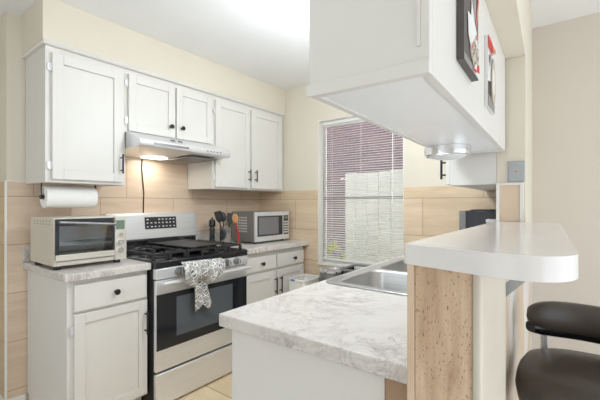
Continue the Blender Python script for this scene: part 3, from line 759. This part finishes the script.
wc = thing('wall_cabinet', 'white wall cabinet on the partition beside the window, black handle showing', 'cabinet', (2.25, -.48, 1.342))
box('body', 'white', wc, 2.150, 2.3445, -.949, -.0105, 1.342, 1.880, .0015)
for (a, b_) in ((-.945, -.49), (-.48, -.02)):
    d = shaker('door', wc, 2.1495, a, b_, 1.348, 1.872, .05, sgn=-1); bar_handle(d, 2.129, a+.03 if a < -.9 else b_-.03, 1.375, 1.475, -1)
TURN = R(1.8)
hc.rotation_euler.z = TURN
lt = thing('cabinet_light', 'round chrome-ringed light under the hanging cabinet', 'light', (2.205, -1.20, 1.44))
MB().lathe([(.088, 1.4850), (.088, 1.452), (.082, 1.448), (.076, 1.452), (.076, 1.4850)], (2.205, -1.20, 0), 40).build('ring', 'chrome', lt)
MB().lathe([(.0755, 1.455), (.066, 1.444), (.040, 1.437), (0, 1.435)], (2.205, -1.20, 0), 40).build('lens', 'lens', lt)

# prints on the cabinet side
def print_panel(name, label, y0, y1, z0, z1, t, mat, shapes):
    p = thing(name, label, 'picture', (hx1+.001, (y0+y1)/2, z0)); p.rotation_euler.z = TURN; p.location.x -= ((y0+y1)/2-hy0)*math.tan(TURN)
    box('canvas', mat, p, hx1+.0005, hx1+t, y0, y1, z0, z1, .001)
    for k, (nm, m_, poly) in enumerate(shapes):
        e = hx1+t+.0004+.0005*k
        MB().prism([(y0+(y1-y0)*u, z0+(z1-z0)*v) for u, v in poly], 'x', e-.0003, e+.0003).build(nm, m_, p)
    return p
ell = lambda cu, cv, ru, rv, n=20: [(cu+ru*math.cos(2*math.pi*k/n), cv+rv*math.sin(2*math.pi*k/n)) for k in range(n)]
print_panel('canvas_print', 'grey canvas print with white flower shape and red marks, nearer the camera', -1.895, -1.722, 1.568, 1.872, .016, 'pr_dark', [
    ('printed_band', 'pr_grey', [(.0, 0), (1, 0), (1, .05), (0, .05)]),
    ('printed_band', 'pr_grey', [(.62, .30), (.80, .30), (.80, 1), (.45, 1)]),
    ('printed_shape', 'pr_spot', [(.34, .12), (.58, .05), (.98, .05), (.99, .25), (.70, .31), (.46, .24)]),
    ('printed_shape', 'pr_white', [(.22, .22), (.40, .15), (.60, .27), (.92, .24), (.80, .36), (.62, .40), (.44, .55), (.40, .40), (.18, .38)]),
    ('printed_stroke', 'pr_salmon', [(.72, .40), (.90, .66), (.98, .66), (.80, .40)]),
    ('printed_corner', 'pr_white', [(.50, 0), (1, 0), (1, .06), (.72, .09)]),
    ('printed_mark', 'pr_red', [(.50, .0), (.72, .012), (.74, .04), (.58, .03)]),
    ('printed_mark', 'pr_red', [(.76, .03), (.96, .05), (.94, .11), (.80, .09)]),
    ('printed_mark', 'pr_salmon', [(.40, .16), (.48, .15), (.47, .19), (.42, .20)]),
    ('printed_mark', 'pr_salmon', [(.70, .28), (.78, .28), (.77, .32), (.71, .32)])])
print_panel('canvas_print', 'small print with red top corner and pale ring, farther along the cabinet side', -1.515, -1.365, 1.556, 1.768, .010, 'pr_white', [
    ('printed_band', 'pr_black', [(0, 0), (.40, 0), (.40, .40), (0, .34)]),
    ('printed_band', 'pr_grey', [(0, 0), (.9, 0), (.9, .12), (.0, .16)]),
    ('printed_corner', 'pr_red', [(0, .82), (.55, .82), (.55, 1), (0, 1)]),
    ('printed_ring', 'pr_grey', ell(.66, .44, .32, .36)),
    ('printed_ring', 'pr_tan', ell(.66, .44, .27, .31)),
    ('printed_ring', 'pr_white', ell(.66, .44, .17, .2)),
    ('printed_stroke', 'pr_grey', [(.08, .70), (.26, .80), (.30, .74), (.14, .56)]),
    ('printed_stroke', 'pr_salmon', [(.42, .86), (.9, .92), (.9, .98), (.42, .95)])])

# wall plate on the partition end
wp = thing('wall_plate', 'grey cable wall plate with orange centre on the wall stub', 'wall plate', (2.42, -.951, 1.35))
box('cover', 'plate', wp, 2.389, 2.4505, -.9565, -.9505, 1.350, 1.436, .002)
MB().cyl((2.4195, -.9565, 1.393), (2.4195, -.960, 1.393), .0035, n=12).build('socket', 'orange', wp)
for z in (1.366, 1.420): MB().cyl((2.4195, -.9565, z), (2.4195, -.9580, z), .0022, n=10).build('screw', 'steeldark', wp)

# black appliance at the far end of the peninsula
ap = thing('countertop_appliance', 'black countertop appliance with silver front in the corner behind the bar', 'appliance', (2.18, -.3, .911))
box('housing', 'charcoal', ap, 2.077, 2.335, -.30, -.02, .921, 1.214, .004)
fp = box('front_panel', 'greyplastic', ap, 2.036, 2.0765, -.30, -.02, .921, 1.212, .004)
box('lid', 'black', ap, 2.10, 2.335, -.295, -.025, 1.2145, 1.220, .002)
for x in (2.10, 2.30):
    for y in (-.27, -.05): MB().cyl((x, y, .9105), (x, y, .921), .01).build('foot', 'black', ap)
wt = thing('white_canister', 'small white lidded canister in front of the black appliance', 'canister', (2.245, -.37, .911))
box('jar_body', 'ivory', wt, 2.205, 2.28, -.385, -.315, .9105, 1.145, .006, seg=3)
box('lid', 'white', wt, 2.203, 2.282, -.387, -.313, 1.1455, 1.165, .004)

# ------------------------------------------------------------------ bar stool
st = thing('bar_stool', 'bar stool with dark brown padded seat and low backrest beside the bar', 'stool', (2.69, -1.53, 0))
def pad(cx, cy, a_, c_, prof, n=48, e=3.2):
    rings = []
    for s_, z in prof:
        ring = []
        for k in range(n):
            t = 2*math.pi*k/n; ct_, st_ = math.cos(t), math.sin(t)
            ring.append((cx+a_*s_*math.copysign(abs(ct_)**(2/e), ct_), cy+c_*s_*math.copysign(abs(st_)**(2/e), st_), z))
        rings.append(ring)
    return MB().loft(rings)
pad(2.69, -1.505, .210, .172, [(.78, .702), (.90, .706), (.97, .726), (1.0, .762), (.985, .785), (.92, .806), (.80, .817), (.5, .822), (.2, .823)]).build('seat', 'leather', st)
pad(2.69, -1.505, .15, .12, [(1, .687), (1, .7015)]).build('seat_pan', 'blackvinyl', st)
# curved back pad: a swept rounded section that wraps toward the sitter at both ends
def sweep(path, secf, n=20):
    rings = []
    for i, (c, nrm, f) in enumerate(path):
        a_, h_ = secf(f); rings.append([(c[0]+nrm[0]*a_*math.copysign(abs(math.cos(t))**.75, math.cos(t)), c[1]+nrm[1]*a_*math.copysign(abs(math.cos(t))**.75, math.cos(t)), c[2]+h_*math.copysign(abs(math.sin(t))**.75, math.sin(t))) for t in [2*math.pi*k/n for k in range(n)]])
    return MB().loft(rings)
path = []
for i in range(25):
    f = -1+i/12; ang = f*R(52); rad = .235
    c = (2.685+rad*math.sin(ang), -1.585+rad*math.cos(ang)-.0, .905-.012*f)
    path.append((c, (math.sin(ang), math.cos(ang)), f))
cap = lambda f: max(.06, (1-abs(f)**5)**.5)
sweep(path, lambda f: (.034*cap(f), .047*cap(f))).build('backrest', 'leather', st)
sweep([((c[0]+.006*n_[0], c[1]+.006*n_[1], c[2]-.036), n_, f) for c, n_, f in path[1:-1]], lambda f: (.030*cap(f), .026*cap(f))).build('back_shell', 'blackvinyl', st)
for ang in (-38, 38):
    px, py = 2.685+.235*math.sin(R(ang)), -1.585+.235*math.cos(R(ang))
    MB().tube([(px, py, .86), (px, py, .74), (2.685+.15*math.sin(R(ang)), -1.585+.18*math.cos(R(ang)), .700)], .0095, 12).build('back_post', 'chrome', st)
MB().cyl((2.69, -1.53, .08), (2.69, -1.53, .687), .026).build('column', 'chrome', st)
MB().lathe([(.20, FZ), (.20, .060), (.12, .075), (.03, .084), (0, .084)], (2.69, -1.53, 0), 40).build('base', 'chrome', st)
mb = MB(); mb.tube([(2.69+.13*math.cos(2*math.pi*k/32), -1.53+.13*math.sin(2*math.pi*k/32), .30) for k in range(33)], .009, 10).cyl((2.57, -1.53, .30), (2.664, -1.53, .30), .008).cyl((2.716, -1.53, .30), (2.81, -1.53, .30), .008).build('foot_ring', 'chrome', st)

for o in SC.objects:
    if '_w' in o: del o['_w']
